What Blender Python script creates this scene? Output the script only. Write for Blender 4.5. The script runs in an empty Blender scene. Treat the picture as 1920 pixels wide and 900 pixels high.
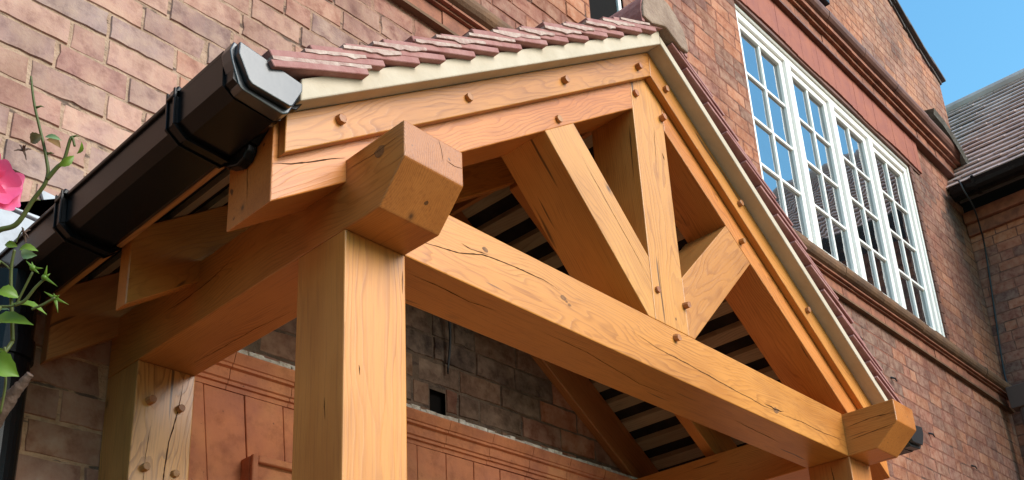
import bpy, bmesh, math, random
from mathutils import Vector, Matrix
random.seed(11)
R = math.radians
scene = bpy.context.scene
COL = scene.collection

# ---------------------------------------------------------------- camera
cam_d = bpy.data.cameras.new("camera"); cam = bpy.data.objects.new("camera", cam_d); COL.objects.link(cam)
cam_d.sensor_width = 36; cam_d.lens = 36.982
cam_d.shift_x = -0.02016; cam_d.shift_y = 0.1728
cam_d.clip_start = 0.02; cam_d.clip_end = 500
rt = Vector((0.67549428, -0.73536299, -0.05430242)); upv = Vector((-0.23638218, -0.2857169, 0.92870303)); fw = Vector((0.69844896, 0.61449746, 0.36682684))
M = Matrix.Identity(4)
for i in range(3):
    M[i][0] = rt[i]; M[i][1] = upv[i]; M[i][2] = -fw[i]
M.translation = Vector((-1.4257412, -1.8477627, -1.4449004))
cam.matrix_world = M
scene.camera = cam

# ---------------------------------------------------------------- sky, sun, exposure
SUN_EL, SUN_AZ = 30.0, 168.0          # azimuth clockwise from +Y: the sun stands in front of the porch, a little to its right
world = bpy.data.worlds.new("World"); scene.world = world; world.use_nodes = True
wn = world.node_tree; wn.nodes.clear()
sky = wn.nodes.new('ShaderNodeTexSky'); sky.sky_type = 'NISHITA'; sky.sun_disc = False
sky.sun_elevation = R(SUN_EL); sky.sun_rotation = R(SUN_AZ)
sky.air_density = 2.2; sky.dust_density = 0.0; sky.ozone_density = 6.0
bg = wn.nodes.new('ShaderNodeBackground'); bg.inputs[1].default_value = 0.15
wo = wn.nodes.new('ShaderNodeOutputWorld')
tint = wn.nodes.new('ShaderNodeMix'); tint.data_type = 'RGBA'; tint.blend_type = 'MULTIPLY'; tint.inputs[0].default_value = 1.0; tint.inputs[7].default_value = (.80, 1.20, 1.30, 1)   # a clearer, deeper blue air
wn.links.new(sky.outputs[0], tint.inputs[6]); wn.links.new(tint.outputs[2], bg.inputs[0]); wn.links.new(bg.outputs[0], wo.inputs[0])
sun_d = bpy.data.lights.new("sun", 'SUN'); sun_d.energy = 4.0; sun_d.angle = R(42); sun_d.color = (1.0, 0.93, 0.83)
sun = bpy.data.objects.new("sun", sun_d); COL.objects.link(sun)
sdir = Vector((math.sin(R(SUN_AZ)) * math.cos(R(SUN_EL)), math.cos(R(SUN_AZ)) * math.cos(R(SUN_EL)), math.sin(R(SUN_EL))))
sun.rotation_euler = (-sdir).to_track_quat('-Z', 'Y').to_euler()
sun.location = sdir * 30
vs = scene.view_settings
vs.view_transform = 'Standard'; vs.look = 'None'; vs.exposure = 0.5; vs.gamma = 1.0; vs.use_curve_mapping = False
scene.render.engine = 'CYCLES'
scene.cycles.max_bounces = 8; scene.cycles.diffuse_bounces = 5
scene.render.resolution_x = 1024; scene.render.resolution_y = 480
# ---------------------------------------------------------------- materials
class NT:
    def __init__(s, name):
        s.m = bpy.data.materials.new(name); s.m.use_nodes = True
        s.t = s.m.node_tree; s.t.nodes.clear()
        s.out = s.n('ShaderNodeOutputMaterial'); s.b = s.n('ShaderNodeBsdfPrincipled')
        s.l(s.b.outputs[0], s.out.inputs[0])
    def n(s, k, **kw):
        x = s.t.nodes.new(k)
        for a, b in kw.items(): setattr(x, a, b)
        return x
    def l(s, a, b): s.t.links.new(a, b)
    def coord(s, scale=(1, 1, 1), rand=0.0, src='Object'):
        tc = s.n('ShaderNodeTexCoord'); mp = s.n('ShaderNodeMapping')
        mp.inputs['Scale'].default_value = scale
        s.l(tc.outputs[src], mp.inputs[0])
        if rand:
            oi = s.n('ShaderNodeObjectInfo'); mu = s.n('ShaderNodeVectorMath', operation='SCALE')
            mu.inputs[0].default_value = (37.1, 11.3, 23.7); s.l(oi.outputs['Random'], mu.inputs['Scale'])
            ad = s.n('ShaderNodeVectorMath', operation='ADD'); s.l(mp.outputs[0], ad.inputs[0]); s.l(mu.outputs[0], ad.inputs[1])
            return ad.outputs[0]
        return mp.outputs[0]
    def noise(s, vec, scale, detail=3, rough=.55, dist=0.0):
        x = s.n('ShaderNodeTexNoise'); x.inputs['Scale'].default_value = scale; x.inputs['Detail'].default_value = detail
        x.inputs['Roughness'].default_value = rough; x.inputs['Distortion'].default_value = dist
        s.l(vec, x.inputs['Vector']); return x.outputs['Fac']
    def ramp(s, fac, stops):
        x = s.n('ShaderNodeValToRGB'); e = x.color_ramp.elements
        while len(e) < len(stops): e.new(.5)
        for i, (p, c) in enumerate(stops):
            e[i].position = p; e[i].color = (*c, 1) if len(c) == 3 else c
        s.l(fac, x.inputs[0]); return x.outputs[0]
    def mix(s, fac, a, b, mode='MIX'):
        x = s.n('ShaderNodeMix', data_type='RGBA', blend_type=mode)
        for i, v in ((0, fac), (6, a), (7, b)):
            if isinstance(v, (int, float)): x.inputs[i].default_value = v
            elif isinstance(v, tuple): x.inputs[i].default_value = (*v, 1)
            else: s.l(v, x.inputs[i])
        return x.outputs[2]
    def bump(s, h, strength=.3, dist=.002, prev=None):
        x = s.n('ShaderNodeBump'); x.inputs['Strength'].default_value = strength; x.inputs['Distance'].default_value = dist
        s.l(h, x.inputs['Height'])
        if prev is not None: s.l(prev, x.inputs['Normal'])
        s.l(x.outputs[0], s.b.inputs['Normal']); return x.outputs[0]
    def set(s, **kw):
        for k, v in kw.items():
            i = s.b.inputs[k.replace('_', ' ')]
            if isinstance(v, (int, float)): i.default_value = v
            elif isinstance(v, tuple): i.default_value = (*v, 1)
            else: s.l(v, i)
        return s.m

def make_oak(name, light, mid, dark, ring=26.0, rough=.42, warp=.11):
    s = NT(name)
    v = s.coord((1, 1, 1))
    oi = s.n('ShaderNodeObjectInfo')
    # a different heart of the log for every timber: shift across the grain only
    cx = s.n('ShaderNodeCombineXYZ')
    m1 = s.n('ShaderNodeMath', operation='MULTIPLY_ADD'); s.l(oi.outputs['Random'], m1.inputs[0]); m1.inputs[1].default_value = .16; m1.inputs[2].default_value = -.26
    f = s.n('ShaderNodeMath', operation='FRACT'); m0 = s.n('ShaderNodeMath', operation='MULTIPLY'); s.l(oi.outputs['Random'], m0.inputs[0]); m0.inputs[1].default_value = 17.3; s.l(m0.outputs[0], f.inputs[0])
    m2 = s.n('ShaderNodeMath', operation='MULTIPLY_ADD'); s.l(f.outputs[0], m2.inputs[0]); m2.inputs[1].default_value = .22; m2.inputs[2].default_value = -.11
    m3 = s.n('ShaderNodeMath', operation='MULTIPLY'); s.l(oi.outputs['Random'], m3.inputs[0]); m3.inputs[1].default_value = 43.0
    s.l(m3.outputs[0], cx.inputs[0]); s.l(m1.outputs[0], cx.inputs[1]); s.l(m2.outputs[0], cx.inputs[2])
    ad = s.n('ShaderNodeVectorMath', operation='ADD'); s.l(v, ad.inputs[0]); s.l(cx.outputs[0], ad.inputs[1])
    st = s.n('ShaderNodeMapping'); st.inputs['Scale'].default_value = (.9, 3.2, 3.2); s.l(ad.outputs[0], st.inputs[0])
    wn_ = s.n('ShaderNodeTexNoise'); wn_.inputs['Scale'].default_value = 1.7; wn_.inputs['Detail'].default_value = 2.5; s.l(st.outputs[0], wn_.inputs['Vector'])
    sub = s.n('ShaderNodeVectorMath', operation='SUBTRACT'); s.l(wn_.outputs['Color'], sub.inputs[0]); sub.inputs[1].default_value = (.5, .5, .5)
    sc = s.n('ShaderNodeVectorMath', operation='MULTIPLY'); s.l(sub.outputs[0], sc.inputs[0]); sc.inputs[1].default_value = (0, warp, warp)
    wp = s.n('ShaderNodeVectorMath', operation='ADD'); s.l(ad.outputs[0], wp.inputs[0]); s.l(sc.outputs[0], wp.inputs[1])
    mp = s.n('ShaderNodeMapping'); mp.inputs['Scale'].default_value = (.04, 1, 1); s.l(wp.outputs[0], mp.inputs[0])
    wv = s.n('ShaderNodeTexWave', wave_type='RINGS', rings_direction='X', wave_profile='SAW')
    wv.inputs['Scale'].default_value = ring; wv.inputs['Distortion'].default_value = 1.2; wv.inputs['Detail'].default_value = 2; wv.inputs['Detail Scale'].default_value = 2.0
    s.l(mp.outputs[0], wv.inputs['Vector'])
    rings = s.ramp(wv.outputs['Fac'], [(0, (0, 0, 0)), (.60, (.18, .18, .18)), (.86, (1, 1, 1)), (.97, (.8, .8, .8)), (1, (0, 0, 0))])
    st2 = s.n('ShaderNodeMapping'); st2.inputs['Scale'].default_value = (2.4, 1, 1); s.l(ad.outputs[0], st2.inputs[0])
    fib = s.n('ShaderNodeMapping'); fib.inputs['Scale'].default_value = (5, 130, 130); s.l(wp.outputs[0], fib.inputs[0])
    fn = s.noise(fib.outputs[0], 1.0, 3, .6)
    brd = s.n('ShaderNodeMapping'); brd.inputs['Scale'].default_value = (1.2, 7, 7); s.l(wp.outputs[0], brd.inputs[0])
    bn = s.noise(brd.outputs[0], 1.0, 4, .6)
    base = s.mix(s.ramp(bn, [(.2, (0, 0, 0)), (.8, (1, 1, 1))]), mid, light)
    rmk = s.n('ShaderNodeMath', operation='MULTIPLY'); s.l(rings, rmk.inputs[0])
    vn = s.noise(st2.outputs[0], 2.0, 2, .5)
    vr = s.ramp(vn, [(.35, (.14, .14, .14)), (.65, (.66, .66, .66))]); s.l(vr, rmk.inputs[1])
    c = s.mix(rmk.outputs[0], base, dark)
    c = s.mix(s.ramp(fn, [(.25, (.55, .55, .55)), (.5, (0, 0, 0))]), c, dark)
    # thin drying checks running with the grain
    chk = s.n('ShaderNodeMapping'); chk.inputs['Scale'].default_value = (1.3, 34, 34); s.l(wp.outputs[0], chk.inputs[0])
    cn = s.noise(chk.outputs[0], 1.0, 1, .4)
    c = s.mix(s.ramp(cn, [(.745, (0, 0, 0)), (.775, (.8, .8, .8))]), c, (.05, .022, .008))
    # small dark pin knots
    vo = s.n('ShaderNodeTexVoronoi'); vo.inputs['Scale'].default_value = 3.4; vm = s.n('ShaderNodeMapping'); vm.inputs['Scale'].default_value = (.8, 1.6, 1.6); s.l(ad.outputs[0], vm.inputs[0]); s.l(vm.outputs[0], vo.inputs['Vector'])
    c = s.mix(s.ramp(vo.outputs['Distance'], [(.02, (.85, .85, .85)), (.05, (.25, .25, .25)), (.1, (0, 0, 0))]), c, (.07, .03, .012))
    tcn = s.n('ShaderNodeTexCoord'); sx = s.n('ShaderNodeSeparateXYZ'); s.l(tcn.outputs['Normal'], sx.inputs[0])
    ab = s.n('ShaderNodeMath', operation='ABSOLUTE'); s.l(sx.outputs[0], ab.inputs[0])
    eg = s.ramp(ab.outputs[0], [(.55, (0, 0, 0)), (.8, (1, 1, 1))])                       # end grain drinks more oil and is darker
    c = s.mix(eg, c, s.mix(.9, c, (.80, .72, .62), 'MULTIPLY'))
    big = s.coord((.8, 2.2, 2.2), 1.0)
    c = s.mix(.85, c, s.ramp(s.noise(big, 1.6, 3, .6), [(.3, (.74, .66, .58)), (.5, (1, 1, 1)), (.75, (1.07, 1.06, 1.02))]), 'MULTIPLY')   # uneven oiling and handling marks
    hv = s.n('ShaderNodeHueSaturation'); mr = s.n('ShaderNodeMapRange'); s.l(oi.outputs['Random'], mr.inputs[0]); mr.inputs[3].default_value = .86; mr.inputs[4].default_value = 1.07
    s.l(mr.outputs[0], hv.inputs['Value']); mr2 = s.n('ShaderNodeMapRange'); s.l(f.outputs[0], mr2.inputs[0]); mr2.inputs[3].default_value = .493; mr2.inputs[4].default_value = .508
    s.l(mr2.outputs[0], hv.inputs['Hue']); s.l(c, hv.inputs['Color']); c = hv.outputs[0]
    s.bump(rings, .22, .0012, s.bump(fn, .25, .0012))
    rg = s.n('ShaderNodeMapRange'); s.l(bn, rg.inputs[0]); rg.inputs[3].default_value = rough - .1; rg.inputs[4].default_value = rough + .13
    return s.set(Base_Color=c, Roughness=rg.outputs[0], Specular_IOR_Level=.42)

OAK = make_oak('oak', (.565, .215, .050), (.505, .172, .034), (.27, .080, .015), ring=54, rough=.36)
OAKP = make_oak('oak_post', (.575, .235, .052), (.525, .192, .036), (.34, .115, .026), ring=62, warp=.035)
OAKR = make_oak('oak_raw', (.58, .25, .066), (.52, .205, .044), (.33, .12, .03), ring=50, rough=.38, warp=.08)
OAKB = make_oak('oak_back_post', (.62, .29, .08), (.48, .19, .045), (.20, .07, .015), ring=44, rough=.3)
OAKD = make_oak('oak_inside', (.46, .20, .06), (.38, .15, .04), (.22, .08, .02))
PEG = make_oak('peg_oak', (.52, .22, .075), (.42, .16, .05), (.2, .08, .03), ring=60)
BAT = make_oak('batten_wood', (.40, .30, .19), (.32, .23, .14), (.2, .13, .08))
def simple(name, col, rough=.5, spec=.5, metal=0, nscale=None, col2=None, bump=0, bs=40, bd=.002, **kw):
    s = NT(name)
    c = col
    if col2:
        v = s.coord(); c = s.mix(s.ramp(s.noise(v, nscale, 5, .6), [(.35, (0, 0, 0)), (.68, (1, 1, 1))]), col, col2)
    if bump: s.bump(s.noise(s.coord(), bs, 4, .6), bump, bd)
    return s.set(Base_Color=c, Roughness=rough, Specular_IOR_Level=spec, Metallic=metal, **kw)
CRACK = simple('crack_shadow', (.06, .026, .011), .9, .1)
KNOT = simple('knot_wood', (.13, .055, .02), .6, .3, nscale=60, col2=(.28, .12, .04))
PVC = simple('black_plastic', (.004, .004, .0045), .26, .16, nscale=9, col2=(.007, .0065, .0065), bump=.04, bs=10, bd=.003)
PVCCAP = simple('black_plastic_cap', (.014, .015, .018), .30, .8, bump=.14, bs=7, bd=.005)
VERGE = simple('verge_cement', (.46, .375, .28), .85, .2, nscale=7, col2=(.55, .46, .36), bump=.5, bs=45, bd=.003)
MORT = simple('tile_mortar', (.52, .40, .34), .9, .1, nscale=30, col2=(.34, .20, .175), bump=.8, bs=60, bd=.006)
CLAY = simple('clay_tile', (.29, .118, .105), .75, .25, nscale=22, col2=(.38, .19, .17), bump=.6, bs=70, bd=.003)
RIDGE = simple('ridge_mortar', (.34, .24, .18), .9, .1, nscale=14, col2=(.22, .145, .11), bump=.9, bs=45, bd=.008)
FELT = simple('roof_felt', (.012, .010, .010), .85, .1, nscale=6, col2=(.03, .022, .018))
WHITE = simple('white_paint', (.90, .86, .81), .38, .4, nscale=7, col2=(.85, .81, .76))
LEAD = simple('lead', (.24, .22, .19), .6, .4, metal=.2, nscale=9, col2=(.12, .10, .08), bump=.4, bs=12, bd=.006)
LEADB = simple('pale_lead', (.46, .48, .52), .6, .3, nscale=9, col2=(.30, .31, .33), bump=.4, bs=12, bd=.006)
STONE = simple('weathered_roll', (.19, .10, .055), .85, .2, nscale=5, col2=(.10, .058, .038), bump=.7, bs=30, bd=.008)
ROLLR = simple('brown_roll', (.17, .072, .048), .6, .3, nscale=5, col2=(.11, .048, .035), bump=.4, bs=25, bd=.006)
def terra_mat():
    s = NT('rubbed_terracotta'); v = s.coord()
    c = s.mix(s.ramp(s.noise(v, 4.5, 4, .6), [(.35, (0, 0, 0)), (.65, (1, 1, 1))]), (.56, .20, .085), (.40, .14, .075))
    c = s.mix(s.ramp(s.noise(v, 2.2, 3, .6, .5), [(.52, (0, 0, 0)), (.66, (.7, .7, .7))]), c, (.62, .27, .11))
    c = s.mix(.85, c, s.ramp(s.noise(v, 13, 6, .7), [(.3, (.68, .62, .60)), (.5, (1, 1, 1)), (.75, (1.1, 1.1, 1.1))]), 'MULTIPLY')
    c = s.mix(s.ramp(s.noise(v, 55, 3, .6), [(.68, (0, 0, 0)), (.74, (.8, .8, .8))]), c, (.12, .05, .03))
    s.bump(s.noise(v, 60, 4, .6), .5, .003, s.bump(s.noise(v, 9, 3, .6), .4, .008))
    return s.set(Base_Color=c, Roughness=.7, Specular_IOR_Level=.25)
TERRA = terra_mat()
ARCH = simple('rubbed_red_arch', (.34, .11, .065), .7, .25, nscale=5, col2=(.27, .085, .06), bump=.4, bs=14, bd=.006)
CREAM = simple('mortar_flaunching', (.82, .76, .68), .9, .1, nscale=18, col2=(.38, .30, .23), bump=1, bs=70, bd=.01)
SLATE = simple('dark_slate', (.06, .05, .048), .7, .3, nscale=9, col2=(.11, .08, .07))
DARK = simple('dark_void', (.01, .008, .007), .9, .1)
CABLE = simple('black_cable', (.015, .015, .017), .4, .4)
ROOFT = simple('wing_clay_tile', (.52, .375, .335), .6, .35, nscale=3, col2=(.66, .50, .45), bump=.5, bs=12, bd=.01)
PAVE = simple('tarmac', (.06, .055, .045), .9, .2, nscale=2, col2=(.04, .045, .03), bump=.5, bs=20, bd=.01)

def brick_mat():
    s = NT('brick')
    at = s.n('ShaderNodeAttribute', attribute_name='col')
    v = s.coord()
    n1 = s.noise(v, 16, 5, .65); n2 = s.noise(v, 1.7, 4, .6); n3 = s.noise(v, 90, 3, .6)
    c = s.mix(s.ramp(n1, [(.3, (0, 0, 0)), (.7, (.45, .45, .45))]), at.outputs['Color'], (.50, .36, .27), 'MIX')
    n6 = s.noise(v, 6.5, 4, .65, .6)
    warm = s.mix(1.0, at.outputs['Color'], (.86, .88, 1.0), 'MULTIPLY')
    c = s.mix(s.ramp(n6, [(.45, (0, 0, 0)), (.65, (.6, .6, .6))]), c, warm)                 # blue-grey kiln flashes across each brick
    c = s.mix(.75, c, s.ramp(n1, [(.25, (.55, .53, .55)), (.5, (1, 1, 1)), (.75, (1.0, .98, .95))]), 'MULTIPLY')
    c = s.mix(.8, c, s.ramp(n2, [(.34, (.62, .56, .54)), (.55, (1, 1, 1))]), 'MULTIPLY')
    n5 = s.noise(s.coord((5, 1, 1.1)), 1.0, 5, .65)
    c = s.mix(.7, c, s.ramp(n5, [(.3, (.70, .62, .60)), (.5, (1, 1, 1)), (.72, (1.12, 1.0, .95))]), 'MULTIPLY')
    s.bump(n3, .5, .0035, s.bump(n1, .55, .008))
    
    return s.set(Base_Color=c, Roughness=.88, Specular_IOR_Level=.2)
BRICK = brick_mat()
def mortar_mat():
    s = NT('brick_mortar')
    at = s.n('ShaderNodeAttribute', attribute_name='col'); v = s.coord()
    c = s.mix(.8, at.outputs['Color'], s.ramp(s.noise(v, 22, 4, .6), [(.3, (.6, .58, .55)), (.6, (1, 1, 1))]), 'MULTIPLY')
    gap = s.noise(s.coord((7, 7, 26)), 1.0, 4, .6)
    c = s.mix(s.ramp(gap, [(.56, (0, 0, 0)), (.62, (.85, .85, .85))]), c, (.08, .055, .045))      # perished, open stretches of joint
    s.bump(s.noise(v, 80, 3, .6), .9, .005, s.bump(s.noise(v, 20, 3, .6), .8, .012))
    return s.set(Base_Color=c, Roughness=.95, Specular_IOR_Level=.1)
BMORT = mortar_mat()
def glass_mat():
    s = NT('window_glass')
    v = s.coord()
    s.bump(s.noise(v, 2.6, 2, .5), .35, .012)
    return s.set(Base_Color=(.012, .013, .016), Roughness=.03, IOR=5.5)
GLASS = glass_mat()
def leaf_mat(name, a, b):
    s = NT(name); c = s.mix(s.noise(s.coord(), 60, 3), a, b)
    s.b.inputs['Transmission Weight'].default_value = 0
    tr = s.n('ShaderNodeBsdfTranslucent'); s.l(c, tr.inputs[0]); mx = s.n('ShaderNodeMixShader'); mx.inputs[0].default_value = .35
    s.set(Base_Color=c, Roughness=.45); s.l(s.b.outputs[0], mx.inputs[1]); s.l(tr.outputs[0], mx.inputs[2]); s.l(mx.outputs[0], s.out.inputs[0])
    return s.m
LEAFM = [leaf_mat('rose_leaf', (.10, .20, .018), (.19, .30, .03)), leaf_mat('rose_leaf_brown', (.11, .10, .035), (.17, .12, .05)),
         leaf_mat('rose_leaf_pale', (.22, .33, .17), (.16, .27, .10)), leaf_mat('rose_leaf_red', (.22, .11, .03), (.28, .16, .04))]
STEMM = leaf_mat('rose_stem', (.10, .13, .03), (.16, .17, .05))
PETAL = leaf_mat('rose_petal', (.86, .10, .27), (.90, .20, .38))
WOODY = simple('rose_wood', (.085, .05, .035), .8, .2, nscale=40, col2=(.14, .09, .07), bump=.8, bs=70, bd=.004)

# ---------------------------------------------------------------- object helpers
def parent_to(o, parent, mw):
    o.parent = parent
    pm = parent['_mw'] if False else PM.get(parent.name, Matrix.Identity(4)) if parent else Matrix.Identity(4)
    o.matrix_basis = pm.inverted() @ mw
    PM[o.name] = mw.copy()
PM = {}
def empty(name, label, cat, loc, group=None):
    o = bpy.data.objects.new(name, None); COL.objects.link(o)
    o['label'] = label; o['category'] = cat
    if group: o['group'] = group
    o.empty_display_size = .2
    parent_to(o, None, Matrix.Translation(loc)); return o
def link(name, bm, mats, parent, mw=None, smooth=False, label=None):
    """bm is in world coordinates; mw gives the object's own frame"""
    mw = mw or Matrix.Identity(4)
    bm.transform(mw.inverted())
    me = bpy.data.meshes.new(name); bm.to_mesh(me); bm.free()
    for m in (mats if isinstance(mats, (list, tuple)) else [mats]): me.materials.append(m)
    if smooth:
        for p in me.polygons: p.use_smooth = True
    o = bpy.data.objects.new(name, me); COL.objects.link(o)
    parent_to(o, parent, mw)
    if label: o['label'] = label
    return o
def frame(origin, kind, ang=0.0):
    if kind == 'x':
        X = Vector((math.cos(ang), 0, math.sin(ang))); Y = Vector((0, 1, 0)); Z = X.cross(Y)
    elif kind == 'y': X = Vector((0, 1, 0)); Z = Vector((0, 0, 1)); Y = Z.cross(X)
    else: X = Vector((0, 0, 1)); Y = Vector((0, 1, 0)); Z = X.cross(Y)
    m = Matrix.Identity(4)
    for i in range(3): m[i][0], m[i][1], m[i][2] = X[i], Y[i], Z[i]
    m.translation = origin; return m
def prism(pts, plane, lo, hi, bevel=.0035, seg=2, bm=None):
    """extrude a 2D outline: plane 'xz' -> along y, 'yz' -> along x, 'xy' -> along z"""
    own = bm is None; b = bmesh.new()
    def P(p, t): return (p[0], t, p[1]) if plane == 'xz' else (t, p[0], p[1]) if plane == 'yz' else (p[0], p[1], t)
    a = [b.verts.new(P(p, lo)) for p in pts]; c = [b.verts.new(P(p, hi)) for p in pts]; n = len(pts)
    b.faces.new(a); b.faces.new(c[::-1])
    for i in range(n): b.faces.new((a[i], c[i], c[(i + 1) % n], a[(i + 1) % n]))
    bmesh.ops.recalc_face_normals(b, faces=b.faces[:])
    if bevel: bmesh.ops.bevel(b, geom=b.edges[:], offset=bevel, segments=seg, profile=.5, affect='EDGES', clamp_overlap=True)
    if own: return b
    me = bpy.data.meshes.new('t'); b.to_mesh(me); b.free(); bm.from_mesh(me); bpy.data.meshes.remove(me); return bm
def box(x0, x1, y0, y1, z0, z1, bevel=.0, bm=None, seg=1):
    return prism([(x0, z0), (x1, z0), (x1, z1), (x0, z1)], 'xz', y0, y1, bevel, seg, bm)
def tube(bm, pts, r0, r1=None, seg=8, cap=True, wob=0):
    r1 = r0 if r1 is None else r1; pts = [Vector(p) for p in pts]; rings = []
    ref = Vector((0, 0, 1))
    for i, p in enumerate(pts):
        d = (pts[min(i + 1, len(pts) - 1)] - pts[max(i - 1, 0)]).normalized()
        if abs(d.dot(ref)) > .95: ref = Vector((0, 1, 0))
        a = d.cross(ref).normalized(); c = d.cross(a); t = i / (len(pts) - 1); r = r0 + (r1 - r0) * t
        rr = [r * (1 + random.uniform(-wob, wob)) for _ in range(seg)]
        rings.append([bm.verts.new(p + (a * math.cos(2 * math.pi * k / seg) + c * math.sin(2 * math.pi * k / seg)) * rr[k]) for k in range(seg)])
    for i in range(len(rings) - 1):
        for k in range(seg): bm.faces.new((rings[i][k], rings[i][(k + 1) % seg], rings[i + 1][(k + 1) % seg], rings[i + 1][k]))
    if cap: bm.faces.new(rings[0][::-1]); bm.faces.new(rings[-1])
    return bm
def smooth_path(pts, n=6):
    pts = [Vector(p) for p in pts]; out = []
    for i in range(len(pts) - 1):
        p0 = pts[max(i - 1, 0)]; p1 = pts[i]; p2 = pts[i + 1]; p3 = pts[min(i + 2, len(pts) - 1)]
        for k in range(n):
            t = k / n
            out.append(.5 * ((2 * p1) + (p2 - p0) * t + (2 * p0 - 5 * p1 + 4 * p2 - p3) * t * t + (3 * p1 - p0 - 3 * p2 + p3) * t ** 3))
    out.append(pts[-1]); return out
def crack(bm, axis, val, pts, w=.0035, mi=1, jig=.003):
    """a drying crack: a thin wandering sliver lying .5 mm proud of the face; axis/val name the face, pts lie in it"""
    out = {'y': -1, 'x': -1, 'z': -1}[axis]; v = val + out * .0006
    def P(a, b): return (a, v, b) if axis == 'y' else (v, a, b) if axis == 'x' else (a, b, v)
    pp = [(Vector((a, b))) for a, b in pts]; fine = []
    for i in range(len(pp) - 1):
        L = (pp[i + 1] - pp[i]).length; n = max(3, int(L / .012))
        for k in range(n): fine.append(pp[i].lerp(pp[i + 1], k / n))
    fine.append(pp[-1]); N = len(fine); prev = None; off = 0
    for i, p in enumerate(fine):
        d = (fine[min(i + 1, N - 1)] - fine[max(i - 1, 0)]).normalized(); nrm = Vector((-d.y, d.x))
        off = off * .8 + random.uniform(-jig, jig) * .3
        t = i / (N - 1); hw = w * .36 * max(.12, min(1, 4 * t, 4 * (1 - t))) * random.uniform(.55, 1.2)
        q = p + nrm * off; a = bm.verts.new(P(*(q + nrm * hw))); b = bm.verts.new(P(*(q - nrm * hw)))
        if prev:
            f = bm.faces.new((prev[0], a, b, prev[1])); f.material_index = mi
        prev = (a, b)
def knot(bm, axis, val, c, r=.008, mi=2, asp=1.6):
    v = val - .0005
    def P(a, b): return (a, v, b) if axis == 'y' else (v, a, b)
    vs_ = [bm.verts.new(P(c[0] + math.cos(t) * r * asp * random.uniform(.8, 1.2), c[1] + math.sin(t) * r * random.uniform(.8, 1.2))) for t in [2 * math.pi * k / 12 for k in range(12)]]
    f = bm.faces.new(vs_); f.material_index = mi
WM = lambda m: [m, CRACK, KNOT]
def peg(parent, x, z, y, r=.0142, out=.018):
    out *= random.uniform(.55, 1.25); r *= random.uniform(.9, 1.08); b = bmesh.new(); n = 8; rot = random.uniform(0, 1); tx, tz = random.uniform(-.12, .12), random.uniform(-.12, .12)
    rings = []
    for (dy, k) in ((.01, 1.0), (-out * .6, .98), (-out, .9)):
        rings.append([b.verts.new((x + tx * -dy + math.cos(rot + 2 * math.pi * i / n) * r * k, y + dy + (random.uniform(-.001, .001) if dy < -.01 else 0), z + tz * -dy + math.sin(rot + 2 * math.pi * i / n) * r * k)) for i in range(n)])
    for a, c in zip(rings, rings[1:]):
        for i in range(n): b.faces.new((a[i], a[(i + 1) % n], c[(i + 1) % n], c[i]))
    b.faces.new(rings[-1]); b.faces.new(rings[0][::-1]); bmesh.ops.recalc_face_normals(b, faces=b.faces[:])
    return link('peg', b, PEG, parent, frame(Vector((x, y, z)), 'y'))

# ================================================================= GROUND
g = box(-300, 300, -300, 300, -2.5, -2.4)
o = link('ground', g, PAVE, None); o['kind'] = 'structure'
g = box(-3.0, 7.5, -7.5, 1.2, -2.41, -2.394)  # unseen gravel patch, added to bounce warm light up onto the oak
o = link('bounce_path', g, simple('sandy_gravel', (.30, .22, .13), .9, .2, nscale=30, col2=(.22, .16, .10), bump=1, bs=60, bd=.01), None); o['kind'] = 'structure'
# unseen grassy slopes, added left and in front to block low sky light
g = bmesh.new(); gx = [-60 + i * 2.0 for i in range(71)]; gy = [-60 + i * 2.0 for i in range(41)]; gv = {}
def bank(x, y):
    s = lambda t: t * t * (3 - 2 * t); c = lambda t: max(0, min(1, t))
    return -2.39 + 4.0 * s(c((-4.0 - x) / 8)) + 2.5 * s(c((-9 - y) / 12)) + .25 * math.sin(x * .7) * math.cos(y * .6) * c((-5 - x) / 4 + c((-9 - y) / 4)) - .02
for i, x_ in enumerate(gx):
    for j, y_ in enumerate(gy): gv[i, j] = g.verts.new((x_, y_, bank(x_, y_)))
for i in range(70):
    for j in range(40):
        if gx[i] < -3.9 or gy[j] < -8.9: g.faces.new((gv[i, j], gv[i + 1, j], gv[i + 1, j + 1], gv[i, j + 1]))
o = link('added_bank', g, simple('added_bank_grass', (.065, .05, .024), .9, .1, nscale=1.5, col2=(.045, .045, .018), bump=.8, bs=9, bd=.05), None, smooth=True); o['kind'] = 'structure'

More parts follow.
